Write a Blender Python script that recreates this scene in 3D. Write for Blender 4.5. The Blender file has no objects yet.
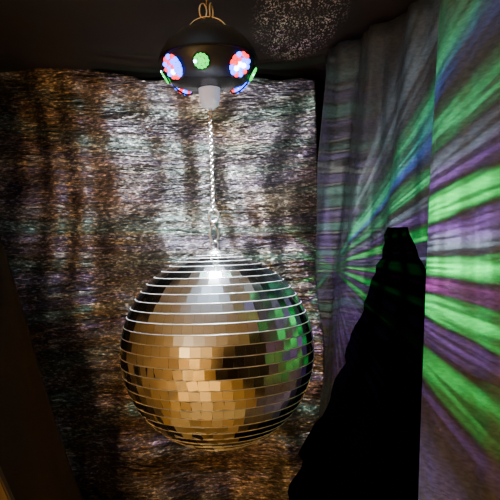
import bpy, bmesh, math, random
from mathutils import Vector, Matrix, noise
random.seed(4)
F=555.0; CAM=Vector((0,0,1.66)); r=math.radians(1.9)
RV=Vector((math.cos(r),0,-math.sin(r))); UV=Vector((math.sin(r),0,math.cos(r)))
def W(u,v,d): return CAM+Vector((0,d,0))+RV*((u-250)/F*d)+UV*((250-v)/F*d)
scene=bpy.context.scene
cd=bpy.data.cameras.new("camera"); cam=bpy.data.objects.new("camera",cd); scene.collection.objects.link(cam)
cd.sensor_width=36; cd.lens=36*F/500; cd.clip_start=0.02
m=Matrix((RV,UV,Vector((0,-1,0)))).transposed().to_4x4(); m.translation=CAM
cam.matrix_world=m; scene.camera=cam
w=bpy.data.worlds.new("world"); scene.world=w; w.use_nodes=True
w.node_tree.nodes["Background"].inputs[0].default_value=(.02,.022,.03,1); w.node_tree.nodes["Background"].inputs[1].default_value=.3

# ---------- helpers
def N(nt,t,**k):
    n=nt.nodes.new(t)
    for a,b in k.items(): setattr(n,a,b)
    return n
def mat(name,col=(.5,.5,.5),rough=.5,metal=0,emi=None,es=0,**k):
    m=bpy.data.materials.new(name); m.use_nodes=True
    b=m.node_tree.nodes["Principled BSDF"]
    b.inputs["Base Color"].default_value=(*col,1); b.inputs["Roughness"].default_value=rough; b.inputs["Metallic"].default_value=metal
    if emi: b.inputs["Emission Color"].default_value=(*emi,1); b.inputs["Emission Strength"].default_value=es
    for a,v in k.items(): b.inputs[a].default_value=v
    return m
def mapped(nt,scale,coord="Object",loc=(0,0,0)):
    tc=N(nt,"ShaderNodeTexCoord"); mp=N(nt,"ShaderNodeMapping"); mp.inputs["Scale"].default_value=scale; mp.inputs["Location"].default_value=loc
    nt.links.new(tc.outputs[coord],mp.inputs[0]); return mp
def ramp(nt,stops,interp="LINEAR"):
    rp=N(nt,"ShaderNodeValToRGB"); cr=rp.color_ramp; cr.interpolation=interp
    while len(cr.elements)<len(stops): cr.elements.new(.5)
    for e,(p,c) in zip(cr.elements,stops): e.position=p; e.color=(*c,1)
    return rp
def mul(nt,a,c,mode="MULTIPLY"):
    mx=N(nt,"ShaderNodeMix",data_type="RGBA",blend_type=mode); mx.inputs[0].default_value=1
    nt.links.new(a,mx.inputs[6]); nt.links.new(c,mx.inputs[7]); return mx.outputs[2]
def noisy(name,c1,c2,scale=(5,5,5),rough=.6,bump=.2,metal=0,detail=4,lo=.35,hi=.65):
    m=mat(name,c1,rough,metal); nt=m.node_tree; b=nt.nodes["Principled BSDF"]
    mp=mapped(nt,scale); n=N(nt,"ShaderNodeTexNoise"); n.inputs["Scale"].default_value=1; n.inputs["Detail"].default_value=detail
    nt.links.new(mp.outputs[0],n.inputs[0]); rp=ramp(nt,[(lo,c1),(hi,c2)])
    nt.links.new(n.outputs[0],rp.inputs[0]); nt.links.new(rp.outputs[0],b.inputs["Base Color"])
    bp=N(nt,"ShaderNodeBump"); bp.inputs["Strength"].default_value=bump; bp.inputs["Distance"].default_value=.003
    nt.links.new(n.outputs[0],bp.inputs["Height"]); nt.links.new(bp.outputs[0],b.inputs["Normal"])
    return m
def obj(name,me,mats=(),parent=None,smooth=False):
    o=bpy.data.objects.new(name,me); scene.collection.objects.link(o)
    for x in mats: me.materials.append(x)
    if smooth:
        for p in me.polygons: p.use_smooth=True
    if parent:
        o.parent=parent
        o.matrix_parent_inverse=Matrix.Translation(parent.location).inverted()
    return o
def empty(name,loc):
    o=bpy.data.objects.new(name,None); o.location=loc; o.empty_display_size=.05; scene.collection.objects.link(o); return o
def frombm(name,bm,mats=(),parent=None,smooth=False):
    me=bpy.data.meshes.new(name); bm.to_mesh(me); bm.free(); return obj(name,me,mats,parent,smooth)
def lathe(bm,prof,c,seg=48,mi=0):
    rings=[]
    for (rr,z) in prof:
        if rr<1e-6: rings.append([bm.verts.new(c+Vector((0,0,z)))])
        else: rings.append([bm.verts.new(c+Vector((rr*math.cos(2*math.pi*i/seg),rr*math.sin(2*math.pi*i/seg),z))) for i in range(seg)])
    for a,b in zip(rings,rings[1:]):
        for i in range(seg):
            j=(i+1)%seg
            if len(a)==1 and len(b)==1: continue
            if len(a)==1: f=bm.faces.new((a[0],b[i],b[j]))
            elif len(b)==1: f=bm.faces.new((a[i],b[0],a[j]))
            else: f=bm.faces.new((a[i],b[i],b[j],a[j]))
            f.material_index=mi; f.smooth=True
def tube(bm,pts,rad,seg=8,closed=False,mi=0):
    n=len(pts); rings=[]
    for i,p in enumerate(pts):
        if closed: t=(pts[(i+1)%n]-pts[i-1])
        else: t=pts[min(i+1,n-1)]-pts[max(i-1,0)]
        t.normalize()
        ref=Vector((0,0,1)) if abs(t.z)<.9 else Vector((0,1,0))
        if i and 'pa' in locals():
            a=(pa-t*pa.dot(t)).normalized()
        else: a=t.cross(ref).normalized()
        pa=a; b=t.cross(a)
        rings.append([bm.verts.new(p+(a*math.cos(2*math.pi*k/seg)+b*math.sin(2*math.pi*k/seg))*rad) for k in range(seg)])
    for i in range(n if closed else n-1):
        A=rings[i];B=rings[(i+1)%n]
        for k in range(seg):
            f=bm.faces.new((A[k],A[(k+1)%seg],B[(k+1)%seg],B[k])); f.smooth=True; f.material_index=mi
    if not closed:
        bm.faces.new(rings[0][::-1]).material_index=mi; bm.faces.new(rings[-1]).material_index=mi
def box(name,a,b,m,parent=None):
    bm=bmesh.new(); bmesh.ops.create_cube(bm,size=1)
    c=[(a[i]+b[i])/2 for i in range(3)]
    for v in bm.verts: v.co=Vector([v.co[i]*(b[i]-a[i])+c[i] for i in range(3)])
    return frombm(name,bm,[m],parent)

# ---------- room
XL,XR,YF,YB,ZC=-1.7,1.5,-2.6,1.8,2.19
warm=noisy("ochre_plaster",(.85,.64,.30),(.92,.72,.38),(3,3,3),.8,.1)
cream=noisy("cream_plaster",(.68,.69,.70),(.74,.75,.76),(3,3,3),.8,.1)
dark=noisy("dark_paint",(.012,.010,.010),(.02,.016,.015),(4,4,4),.8,.1)
wood=noisy("oak_floor",(.65,.40,.11),(.8,.55,.18),(2,18,2),.4,.1)
box("floor",(XL,YF,-.1),(XR,YB,0),wood)
box("ceiling",(XL-.1,YF-.1,ZC),(XR+.1,YB+.1,ZC+.1),cream)
box("wall_back",(XL-.1,YB,0),(XR+.1,YB+.1,ZC),dark)
box("wall_front",(XL-.1,YF-.1,0),(XR+.1,YF,ZC),warm)
box("wall_left",(XL-.1,YF,0),(XL,YB,ZC),warm)
box("wall_right",(XR,YF,0),(XR+.1,YB,ZC),dark)
trim=mat("trim_paint",(.3,.25,.2),.5)
box("baseboard_left",(XL,YF,0),(XL+.015,YB,.1),trim)
box("baseboard_front",(XL+.02,YF,0),(XR,YF+.015,.1),trim)
bcm=noisy("walnut_wood",(.04,.025,.015),(.08,.05,.03),(3,3,30),.5,.1)
bk=empty("added_bookcase",(.75,YF+.18,0))  # added out of view to darken part of the ball's reflection
for nm,a,b_ in [("side_1",(.15,YF+.03,0),(.18,YF+.33,1.9)),("side_2",(1.27,YF+.03,0),(1.3,YF+.33,1.9)),("back_panel",(.18,YF+.03,0),(1.27,YF+.045,1.9))]+[("shelf_%d"%i,(.18,YF+.05,.08+i*.44),(1.27,YF+.33,.11+i*.44)) for i in range(5)]:
    box(nm,a,b_,bcm,bk)
sb=empty("added_sideboard",(-.9,-2.3,0))  # added out of view so the tiles mirror dark patches
box("carcass",(-1.55,YF+.03,.12),(-.25,YF+.45,.78),bcm,sb)
box("top",(-1.58,YF+.02,.78),(-.22,YF+.48,.81),wood,sb)
for i,(x,y) in enumerate([(-1.5,YF+.08),(-.3,YF+.08),(-1.5,YF+.4),(-.3,YF+.4)]): box("leg_%d"%(i+1),(x-.02,y-.02,0),(x+.02,y+.02,.12),wood,sb)
for i in range(3): box("door_panel_%d"%(i+1),(-1.53+i*.43,YF+.45,.15),(-1.12+i*.43,YF+.465,.76),wood,sb)

# ---------- cloth generator
def cloth(name,nu,nv,fn,material,thick=.0015):
    bm=bmesh.new(); g=[[bm.verts.new(fn(i/nu,j/nv)) for i in range(nu+1)] for j in range(nv+1)]
    for j in range(nv):
        for i in range(nu):
            f=bm.faces.new((g[j][i],g[j][i+1],g[j+1][i+1],g[j+1][i])); f.smooth=True
    o=frombm(name,bm,[material]); md=o.modifiers.new("thickness","SOLIDIFY"); md.thickness=thick
    return o
nz=lambda x,y,z=0: noise.noise(Vector((x,y,z)))
blackcl=noisy("black_cloth",(.014,.010,.008),(.028,.020,.015),(6,3,6),.7,.4)
nt=blackcl.node_tree; b=nt.nodes["Principled BSDF"]; base=b.inputs["Base Color"].links[0].from_socket
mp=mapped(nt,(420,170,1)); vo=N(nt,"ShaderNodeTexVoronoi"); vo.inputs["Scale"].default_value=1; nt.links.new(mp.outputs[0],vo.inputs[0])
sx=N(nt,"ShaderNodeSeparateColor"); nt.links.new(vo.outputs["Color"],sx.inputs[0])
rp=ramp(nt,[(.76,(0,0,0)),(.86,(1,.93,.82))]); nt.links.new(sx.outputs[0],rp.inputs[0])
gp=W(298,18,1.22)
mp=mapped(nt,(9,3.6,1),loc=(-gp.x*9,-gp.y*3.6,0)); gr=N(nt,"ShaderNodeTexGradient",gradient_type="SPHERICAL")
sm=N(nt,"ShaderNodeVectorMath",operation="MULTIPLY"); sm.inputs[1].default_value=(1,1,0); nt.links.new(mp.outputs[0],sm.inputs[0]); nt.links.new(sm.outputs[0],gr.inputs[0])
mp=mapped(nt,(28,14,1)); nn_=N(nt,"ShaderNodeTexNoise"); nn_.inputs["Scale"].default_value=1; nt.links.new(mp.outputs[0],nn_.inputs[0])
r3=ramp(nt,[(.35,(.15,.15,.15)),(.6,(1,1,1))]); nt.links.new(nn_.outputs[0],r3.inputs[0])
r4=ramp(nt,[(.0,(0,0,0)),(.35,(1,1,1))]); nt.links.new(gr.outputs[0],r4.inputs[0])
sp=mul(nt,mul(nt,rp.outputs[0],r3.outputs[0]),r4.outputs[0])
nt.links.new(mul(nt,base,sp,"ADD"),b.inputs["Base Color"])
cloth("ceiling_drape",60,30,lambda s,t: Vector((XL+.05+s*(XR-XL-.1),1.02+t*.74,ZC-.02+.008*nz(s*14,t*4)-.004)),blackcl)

# ---------- sequin backdrop
sq=bpy.data.materials.new("sequin_fabric"); sq.use_nodes=True; nt=sq.node_tree; b=nt.nodes["Principled BSDF"]
def noi(scale,detail=3,rough=.6,dist=0):
    mp=mapped(nt,scale); n=N(nt,"ShaderNodeTexNoise"); n.inputs["Scale"].default_value=1; n.inputs["Detail"].default_value=detail; n.inputs["Roughness"].default_value=rough; n.inputs["Distortion"].default_value=dist
    nt.links.new(mp.outputs[0],n.inputs[0]); return n
n=noi((100,3,300),2,.55,.2)
r1=ramp(nt,[(.38,(.11,.11,.11)),(.52,(.21,.205,.20)),(.61,(.42,.40,.37)),(.69,(1,.96,.88))]); nt.links.new(n.outputs[0],r1.inputs[0])
n2=noi((2.6,2,3.4),2); r2=ramp(nt,[(.38,(1,.84,.66)),(.5,(.92,.84,.92)),(.62,(.88,.95,.94))]); nt.links.new(n2.outputs[0],r2.inputs[0])
n3=noi((7,4,16),3,.6,.8); r3=ramp(nt,[(.36,(.45,.45,.45)),(.60,(1,1,1))]); nt.links.new(n3.outputs[0],r3.inputs[0])
nt.links.new(mul(nt,mul(nt,r1.outputs[0],r2.outputs[0]),r3.outputs[0]),b.inputs["Base Color"])
b.inputs["Metallic"].default_value=.8; b.inputs["Roughness"].default_value=.33
bp=N(nt,"ShaderNodeBump"); bp.inputs["Strength"].default_value=.45; bp.inputs["Distance"].default_value=.003
nt.links.new(n.outputs[0],bp.inputs["Height"])
nw=noi((9,3,60),3,.55,1.4); bp2=N(nt,"ShaderNodeBump"); bp2.inputs["Strength"].default_value=.75; bp2.inputs["Distance"].default_value=.012
nt.links.new(nw.outputs[0],bp2.inputs["Height"]); nt.links.new(bp.outputs[0],bp2.inputs["Normal"]); nt.links.new(bp2.outputs[0],b.inputs["Normal"])
def back(s,t):
    x=-.95+s*1.14
    u=250+F*x/1.5
    vt=48+ (32*min(1,max(0,u/150)) if u>0 else 0)
    zt=W(u,vt,1.5).z+.003*math.sin(s*60)
    z=zt+(.15-zt)*t
    y=1.5+.014*math.sin(x*17+z*9+2*nz(x*2,z*2))*(.25+.75*min(1,t*3))+.03*nz(x*3+5,z*2.5)+.003*math.sin(x*60+5*nz(x*4,z*3))
    q=z-.35*(x+.08)**2
    y+=.008*math.sin(q*62+3*nz(x*2,z*4))*(.4+.6*nz(x*3,z*3,4))+.010*nz(x*7-z*5,z*9)
    return Vector((x,y,z))
cloth("sequin_backdrop",260,360,back,sq)

# ---------- satin curtains right
def satin(name,c1,c2):
    m=noisy(name,c1,c2,(90,90,260),.55,.25,detail=2); return m
sat=satin("satin_fabric",(.045,.045,.048),(.075,.075,.08))
sat2=satin("charcoal_satin_fabric",(.03,.036,.040),(.055,.065,.07))
def curtain(name,p0,p1,lam,amp,material,zt=ZC-.045,zb=.05,lean=0,nu=160,nv=60,seed=0,tilt=0):
    p0=Vector(p0);p1=Vector(p1); L=(p1-p0).length; d=(p1-p0)/L; nn=Vector((-d.y,d.x))
    def fn(s,t):
        z=zt+(zb-zt)*t
        a=amp*(.6+.5*t)
        ph=2*math.pi*(s*L-tilt*z)/lam+1.2*nz(s*3+seed,z*1.0)
        off=a*math.sin(ph)+a*.35*math.sin(2.3*ph+seed)+.004*nz(s*20,z*3+seed)
        q=p0+d*(s*L)+nn*off+Vector((lean*(1-s)*min(t,.5),0))
        return Vector((q.x,q.y,z))
    return cloth(name,nu,nv,fn,material)
curtain("satin_curtain",(.197,1.40),(.43,.99),.13,.019,sat2,seed=3,tilt=.17,lean=-.09)
curtain("satin_curtain.001",(.325,.90),(.52,.45),.2,.011,sat,seed=9,lean=-.13,tilt=.05)

# ---------- black sheet that paints the shade of the gap between the curtains
gap_mat=mat("gap_shade_black",(.0008,.0008,.001),1,**{"Specular IOR Level":0})
def vd(s,t):
    z=W(388,228,1.06).z*(1-t)+.02*t
    v=250-(z-CAM.z)*F/1.06
    pts=[(215,396),(245,384),(275,372),(330,350),(400,324),(450,292),(500,280),(2000,250)]
    for (a,ua),(b_,ub) in zip(pts,pts[1:]):
        if v<=b_: k=(v-a)/(b_-a); ul=ua+(ub-ua)*k; break
    else: ul=250
    pr=[(215,397),(245,408),(280,424),(2000,430)]
    for (a,ua),(b_,ub) in zip(pr,pr[1:]):
        if v<=b_: k=(v-a)/(b_-a); ur=ua+(ub-ua)*k; break
    else: ur=430
    ul+=9*nz(v*.04,1)+4*nz(v*.15,3); ur+=5*nz(v*.07,7)
    xl=(ul-250)/F*1.06; xr=(ur-250)/F*1.06
    return Vector((xl+(xr-xl)*s,1.04+.004*math.sin(s*16+z*2),z))
cloth("dark_gap_sheet",80,120,vd,gap_mat)

# ---------- left dark curtain
lc=noisy("brown_black_fabric",(.003,.0025,.0025),(.007,.005,.004),(40,40,120),.9,.4)
def ld(s,t):
    z=2.1-2.05*t
    v=250-(z-CAM.z)*F/1.25
    ue=(-30 if v<150 else -30+ (v-150)*.30) 
    ue=min(ue,110)
    x1=(ue-250)/F*1.25; x0=-1.15
    return Vector((x0+(x1-x0)*s,1.27+.018*math.sin(s*26-z*7),z))
cloth("dark_curtain",120,80,ld,lc)
pine=noisy("pine_wood",(.12,.075,.035),(.22,.15,.08),(60,60,4),.5,.1)
bm=bmesh.new(); a=W(-18,445,1.1); c=W(9,506,1.1); dd=(c-a).normalized(); c=a+dd*((a.z-.01)/-dd.z)
bmesh.ops.create_cube(bm,size=1)
for v in bm.verts:
    base_=a if v.co.z>0 else c
    v.co=base_+Vector((v.co.x*.026,v.co.y*.02,0))
bmesh.ops.bevel(bm,geom=bm.edges[:],offset=.003,segments=2,affect='EDGES')
frombm("wooden_prop_pole",bm,[pine])

# ---------- mirror ball
R=.15; C=W(218,349,.87)
ball=empty("mirror_ball",C)
NR=32; dl=math.pi/NR
mir=mat("mirror_tile",(.86,.9,.93),.10,1); 
grout=mat("ball_core",(.3,.3,.3),.5,.5)
glint=mat("glint_white",(1,1,1),.4,.5)  # white rings painted in as the glints along the tile rows
bm=bmesh.new()
for k in range(NR):
    l0=-math.pi/2+k*dl; lm=l0+dl/2
    cnt=max(3,round(2*math.pi*math.cos(lm)/dl))
    for i in range(cnt):
        a0=2*math.pi*(i+(k%2)*.37)/cnt; a1=a0+2*math.pi/cnt; am=(a0+a1)/2
        ga=.0008/max(.12,math.cos(lm)); gl_=.005
        def P(la,az,q=R): return Vector((q*math.cos(la)*math.cos(az),q*math.cos(la)*math.sin(az),q*math.sin(la)))
        cn=[P(l0+gl_,a0+ga),P(l0+gl_,a1-ga),P(l0+dl-gl_,a1-ga),P(l0+dl-gl_,a0+ga)]
        ctr=sum(cn,Vector())/4
        jit=.006 if lm>.1 else .10
        if math.cos(am)>.2: jit=.012
        ax=Vector((random.gauss(0,1),random.gauss(0,1),random.gauss(0,1)))
        rot=Matrix.Rotation(max(-.16,min(.16,random.gauss(0,1)*jit)),3,ax.normalized())
        cn=[ctr+rot@(p-ctr)+C for p in cn]
        inn=[C+(p-C)*.985 for p in cn]
        v=[bm.verts.new(p) for p in cn]; w2=[bm.verts.new(p) for p in inn]
        bm.faces.new(v)
        for q in range(4):
            bm.faces.new((v[q],w2[q],w2[(q+1)%4],v[(q+1)%4]))
frombm("tiles",bm,[mir],ball)
bm=bmesh.new(); bmesh.ops.create_uvsphere(bm,u_segments=96,v_segments=48,radius=R*.985,matrix=Matrix.Translation(C)); frombm("core",bm,[grout],ball,True)
bm=bmesh.new()
for k in range(1,NR):
    la=-math.pi/2+k*dl; rr=R*1.0*math.cos(la)
    tube(bm,[C+Vector((rr*math.cos(2*math.pi*i/96),rr*math.sin(2*math.pi*i/96),R*1.0*math.sin(la))) for i in range(96)],.0005,6,True)
frombm("row_glints",bm,[glint],ball,True)
chrome=mat("chrome",(.85,.85,.85),.3,1)
bm=bmesh.new()
lathe(bm,[(0,.006),(.006,.006),(.008,.004),(.016,.002),(.018,-.002),(.018,-.004)],C+Vector((0,0,R)),24)
tube(bm,[C+Vector((.006*math.cos(t),0,R+.012+.007*math.sin(t))) for t in [2*math.pi*i/20 for i in range(20)]],.0014,8,True)
frombm("cap_and_loop",bm,[chrome],ball)

# ---------- chain + snap hook
top=C+Vector((0,0,R))
mz=top.z+.018
ch=empty("hanging_chain",Vector((C.x,C.y,mz+.1)))
motz=W(209,108,.87).z
bm=bmesh.new()
def link(c,h,wd,rad,rotz):
    pts=[]
    for i in range(20):
        t=2*math.pi*i/20; x=wd*math.cos(t); z=h*math.sin(t)
        pts.append(c+Vector((x*math.cos(rotz),x*math.sin(rotz),z)))
    tube(bm,pts,rad,6,True)
z0=mz
link(Vector((C.x,C.y,z0+.012)),.013,.0068,.0021,.3)
lathe(bm,[(0,0),(.004,0),(.0064,.002),(.0064,.006),(.004,.009),(0,.009)],Vector((C.x,C.y,z0+.025)),16)
link(Vector((C.x,C.y,z0+.041)),.009,.0080,.0020,.2)
link(Vector((C.x,C.y,z0+.051)),.005,.004,.0014,1.4)
z=z0+.058; i=0
while z<motz+.002:
    link(Vector((C.x,C.y,z)),.0038,.0027,.0010,(i%2)*math.pi/2+.6); z+=.0052; i+=1
frombm("links",bm,[chrome],ch)

# ---------- motor
px=.87/F
M=Vector((C.x,C.y,W(208,62,.87).z))
mot=empty("disco_ball_motor",M)
def Z(v): return (62-v)*px
shell=mat("smoked_plastic",(.007,.006,.006),.45,0,**{"Specular IOR Level":.25})
refl=mat("reflector_plastic",(.06,.065,.075),.25,.6)
white=mat("glowing_white_plastic",(.9,.9,.92),.35,emi=(.6,.75,1),es=.35)  # emission imitates LED light glowing through the spindle
bm=bmesh.new()
lathe(bm,[(0,Z(30)),(18*px,Z(31)),(32*px,Z(36)),(42*px,Z(46)),(47*px,Z(54)),(49*px,Z(60)),(49.5*px,Z(62)),(47*px,Z(62))],M,64)
frombm("housing",bm,[shell],mot)
bm=bmesh.new()
lathe(bm,[(47*px,Z(61)),(46.5*px,Z(68)),(43*px,Z(76)),(36*px,Z(83)),(24*px,Z(87)),(13*px,Z(88)),(11*px,Z(89))],M,64)
frombm("reflector",bm,[refl],mot)
bm=bmesh.new()
lathe(bm,[(11*px,Z(87)),(10*px,Z(100)),(8.5*px,Z(106)),(4*px,Z(109)),(0,Z(109))],M,32)
frombm("spindle_housing",bm,[white],mot)
leds=[mat("led_"+n_,(.1,.1,.1),.3,0,emi=c,es=s) for n_,c,s in [("red",(1,.0,.02),4),("green",(.0,1,.08),2.5),("blue",(.01,.04,1),12),("white",(.5,.7,1),22)]]
bm=bmesh.new(); bz=bmesh.new()
for q,az in enumerate([-137,-95,-44,0,45,90,135,180]):
    a=math.radians(az)
    nrm=Vector((math.cos(a)*.85,math.sin(a)*.85,-.5)).normalized()
    cc=M+Vector((41*px*math.cos(a),41*px*math.sin(a),Z(74)))
    t1=Vector((-math.sin(a),math.cos(a),0)); t2=nrm.cross(t1)
    k_=.66 if q%2 else 1.1
    tube(bz,[cc+nrm*.004+(t1*math.cos(x)+t2*math.sin(x))*.0185*k_ for x in [2*math.pi*i/24 for i in range(24)]],.0014,6,True)
    for j in range(19):
        if j==0: off=Vector()
        elif j<7: off=(t1*math.cos(j*math.pi/3)+t2*math.sin(j*math.pi/3))*.0072*k_
        else: off=(t1*math.cos(j*math.pi/6)+t2*math.sin(j*math.pi/6))*.0140*k_
        if q%2==1: col=1 if random.random()<.85 else 3
        else: col=random.choice([2,3,2,0,3]) if j<7 else random.choice([2,2,0,0,2,2,0])
        res=bmesh.ops.create_uvsphere(bm,u_segments=12,v_segments=8,radius=.0036*k_,matrix=Matrix.Translation(cc+off+nrm*.005))
        for f in {f for v in res['verts'] for f in v.link_faces}: f.material_index=col; f.smooth=True
frombm("leds",bm,leds,mot); frombm("led_bezels",bz,[shell],mot)
gold=mat("brass",(.9,.6,.25),.25,1)
bm=bmesh.new()
tube(bm,[M+Vector((.03*math.cos(t),0,Z(31)+.022*math.sin(t))) for t in [math.pi*i/24 for i in range(25)]],.0014,8)
top2=M+Vector((0,0,Z(31)+.022))
for dx,ry in ((-.006,.4),(.007,1.2)):
    tube(bm,[top2+Vector((dx+.006*math.cos(t)*math.cos(ry),.006*math.cos(t)*math.sin(ry),.009+.012*math.sin(t))) for t in [2*math.pi*i/24 for i in range(24)]],.0013,8,True)
tube(bm,[top2+Vector((0,0,.02)),Vector((top2.x,top2.y,ZC-.002))],.0011,8)
frombm("hanging_hook",bm,[gold],mot)
bm=bmesh.new(); lathe(bm,[(0,0),(.012,0),(.014,-.002),(.012,-.006),(.003,-.008),(0,-.008)],Vector((top2.x,top2.y,ZC)),24)
frombm("ceiling_plate",bm,[gold],mot)

# ---------- floor lamp added behind camera to warm the room the ball reflects
lp=Vector((-1.25,-1.7,0)); fl=empty("added_floor_lamp",lp)
black=mat("black_metal",(.02,.02,.02),.4,.8)
bm=bmesh.new(); lathe(bm,[(0,0),(.14,0),(.14,.015),(.02,.03),(.012,.05),(.012,1.42),(.02,1.43),(0,1.43)],lp,32); frombm("stand",bm,[black],fl)
shm=mat("linen_shade",(.8,.6,.35),.8,emi=(1,.6,.2),es=2)
bm=bmesh.new(); lathe(bm,[(.19,1.30),(.13,1.56),(.128,1.56),(.188,1.30)],lp,48); frombm("shade",bm,[shm],fl)

# ---------- lights
def light(name,typ,loc,e,col=(1,1,1),size=0,**k):
    l=bpy.data.lights.new(name,typ); l.energy=e; l.color=col
    if typ in("POINT","SPOT"): l.shadow_soft_size=size
    for a,b in k.items(): setattr(l,a,b)
    o=bpy.data.objects.new(name,l); o.location=loc; scene.collection.objects.link(o); return o
def aim(o,t): o.rotation_euler=(Vector(t)-o.location).to_track_quat('-Z','Y').to_euler()
s1=light("added_lamp_bulb",'POINT',lp+Vector((0,0,1.52)),34,(1,.84,.62),.03)  # both bulbs belong to the added, unseen floor lamp
s2=light("added_lamp_down_spot",'SPOT',lp+Vector((0,0,1.28)),150,(1,.74,.36),.03,spot_size=math.radians(150),spot_blend=.5)
s2.rotation_euler=(0,0,0)
def gobo(o,stops,scale,off=0,azs=.15,det=1.5,axis=None):
    l=o.data; l.use_nodes=True; nt=l.node_tree; em=nt.nodes["Emission"]
    g=N(nt,"ShaderNodeNewGeometry")
    def MA(op,a,b=None):
        m=N(nt,"ShaderNodeMath",operation=op)
        for i,x in enumerate((a,b)):
            if x is None: continue
            if isinstance(x,(int,float)): m.inputs[i].default_value=x
            else: nt.links.new(x,m.inputs[i])
        return m.outputs[0]
    def dot(v):
        m=N(nt,"ShaderNodeVectorMath",operation="DOT_PRODUCT"); nt.links.new(g.outputs["Incoming"],m.inputs[0]); m.inputs[1].default_value=v
        return m.outputs["Value"]
    if axis is not None:   # blades of light fanning about an axis
        a=Vector(axis).normalized(); side=a.cross(Vector((0,0,1))).normalized(); up=side.cross(a)
        e=MA("ARCTANGENT",MA("DIVIDE",dot(up),dot(side))); az=dot(a)
        p=MA("ADD",MA("MULTIPLY",e,1/math.pi),.5)
        cv=N(nt,"ShaderNodeCombineXYZ"); nt.links.new(MA("MULTIPLY",e,6),cv.inputs[0]); nt.links.new(MA("MULTIPLY",az,2.5),cv.inputs[1])
        n=N(nt,"ShaderNodeTexNoise",noise_dimensions='2D'); n.inputs["Scale"].default_value=1; n.inputs["Detail"].default_value=1; nt.links.new(cv.outputs[0],n.inputs[0])
        p2=MA("ADD",p,MA("MULTIPLY",MA("SUBTRACT",n.outputs[0],.5),.04))
        rp=ramp(nt,[((t+90)/180,c) for t,c in stops]); nt.links.new(p2,rp.inputs[0])
        cv2=N(nt,"ShaderNodeCombineXYZ"); nt.links.new(MA("MULTIPLY",e,30),cv2.inputs[0]); nt.links.new(MA("MULTIPLY",az,3),cv2.inputs[1])
        nf=N(nt,"ShaderNodeTexNoise",noise_dimensions='2D'); nf.inputs["Scale"].default_value=1; nf.inputs["Detail"].default_value=1; nt.links.new(cv2.outputs[0],nf.inputs[0])
        rf=ramp(nt,[(.38,(.2,.2,.2)),(.6,(1,1,1))]); nt.links.new(nf.outputs[0],rf.inputs[0])
        nt.links.new(mul(nt,rp.outputs[0],rf.outputs[0]),em.inputs[0]); return
    x,y,z=dot((1,0,0)),dot((0,1,0)),dot((0,0,1))
    h=MA("SQRT",MA("ADD",MA("MULTIPLY",x,x),MA("MULTIPLY",y,y)))
    e=MA("ARCTAN2",z,MA("MAXIMUM",h,.01)); az=MA("ARCTANGENT",MA("DIVIDE",x,y))
    wv=MA("ADD",MA("MULTIPLY",e,scale),off)
    cv=N(nt,"ShaderNodeCombineXYZ"); nt.links.new(wv,cv.inputs[0]); nt.links.new(MA("MULTIPLY",az,azs*10),cv.inputs[1])
    n=N(nt,"ShaderNodeTexNoise",noise_dimensions='2D'); n.inputs["Scale"].default_value=1; n.inputs["Detail"].default_value=det
    nt.links.new(cv.outputs[0],n.inputs[0])
    rp=ramp(nt,stops); nt.links.new(n.outputs[0],rp.inputs[0]); nt.links.new(rp.outputs[0],em.inputs[0])
K=(.002,.002,.004); G=(.0,.80,.10); P_=(.11,.04,.20); Gy=(.09,.12,.15); Bl=(.02,.07,.30)
L1=Vector((C.x+.09,C.y,top.z+.02))
g1=light("ball_reflected_beams",'SPOT',L1,85,(1,1,1),0,spot_size=math.radians(156),spot_blend=.5)
aim(g1,(1,C.y+.15,top.z-.02))
gobo(g1,[(-58,P_),(-51,K),(-47,P_),(-44,K),(-40,G),(-36,K),(-31,P_),(-28,K),(-26,G),(-23,G),(-20,K),(-15,(.22,.03,.2)),(-12.5,K),(-10,G),(-8,G),(-5,K),(-1,Gy),(3,P_),(7,K),(11,G),(14,G),(17,K),(21,P_),(25,Gy),(29,K),(34,(.02,.5,.14)),(39,K),(44,Bl),(49,(.03,.55,.2)),(55,K),(61,(.15,.18,.2)),(68,K)],0,axis=W(333,268,1.38)-L1)
g2=light("ball_scatter",'SPOT',(C.x-.01,C.y+.04,top.z+.05),22,(1,1,1),0,spot_size=math.radians(120),spot_blend=1)
aim(g2,(C.x+.02,C.y+1,top.z+.12))
gobo(g2,[(.3,(.1,.09,.14)),(.42,(.5,.36,.72)),(.47,(.01,.01,.015)),(.52,(.85,.82,.78)),(.57,(.01,.02,.02)),(.66,(.35,.75,.6))],15,5.1,.05,1)
b1=light("motor_led_glow",'SPOT',M+Vector((-.01,.09,Z(92))),20,(.9,.96,1),0,spot_size=math.radians(78),spot_blend=1)
aim(b1,(-.11,1.5,1.87))
b2=light("added_hotspot_lamp",'SPOT',M+Vector((0,-.032,Z(112))),56,(.85,.93,1),.032,spot_size=math.radians(70),spot_blend=.8)  # added lamp below the spindle, makes the hot spot on the ball
aim(b2,(C.x,C.y-.03,C.z))
b3=light("motor_led_side_glow",'SPOT',M+Vector((.09,.03,Z(80))),.6,(.3,.5,1),0,spot_size=math.radians(100),spot_blend=1)
aim(b3,(.25,1.3,1.95))
b4=light("added_ceiling_glow",'SPOT',M+Vector((-.02,-.11,0)),12,(.6,.8,1),0,spot_size=math.radians(110),spot_blend=1)  # added spot, turns the ceiling blue for the ball's upper rows
aim(b4,(C.x-.1,.45,ZC))
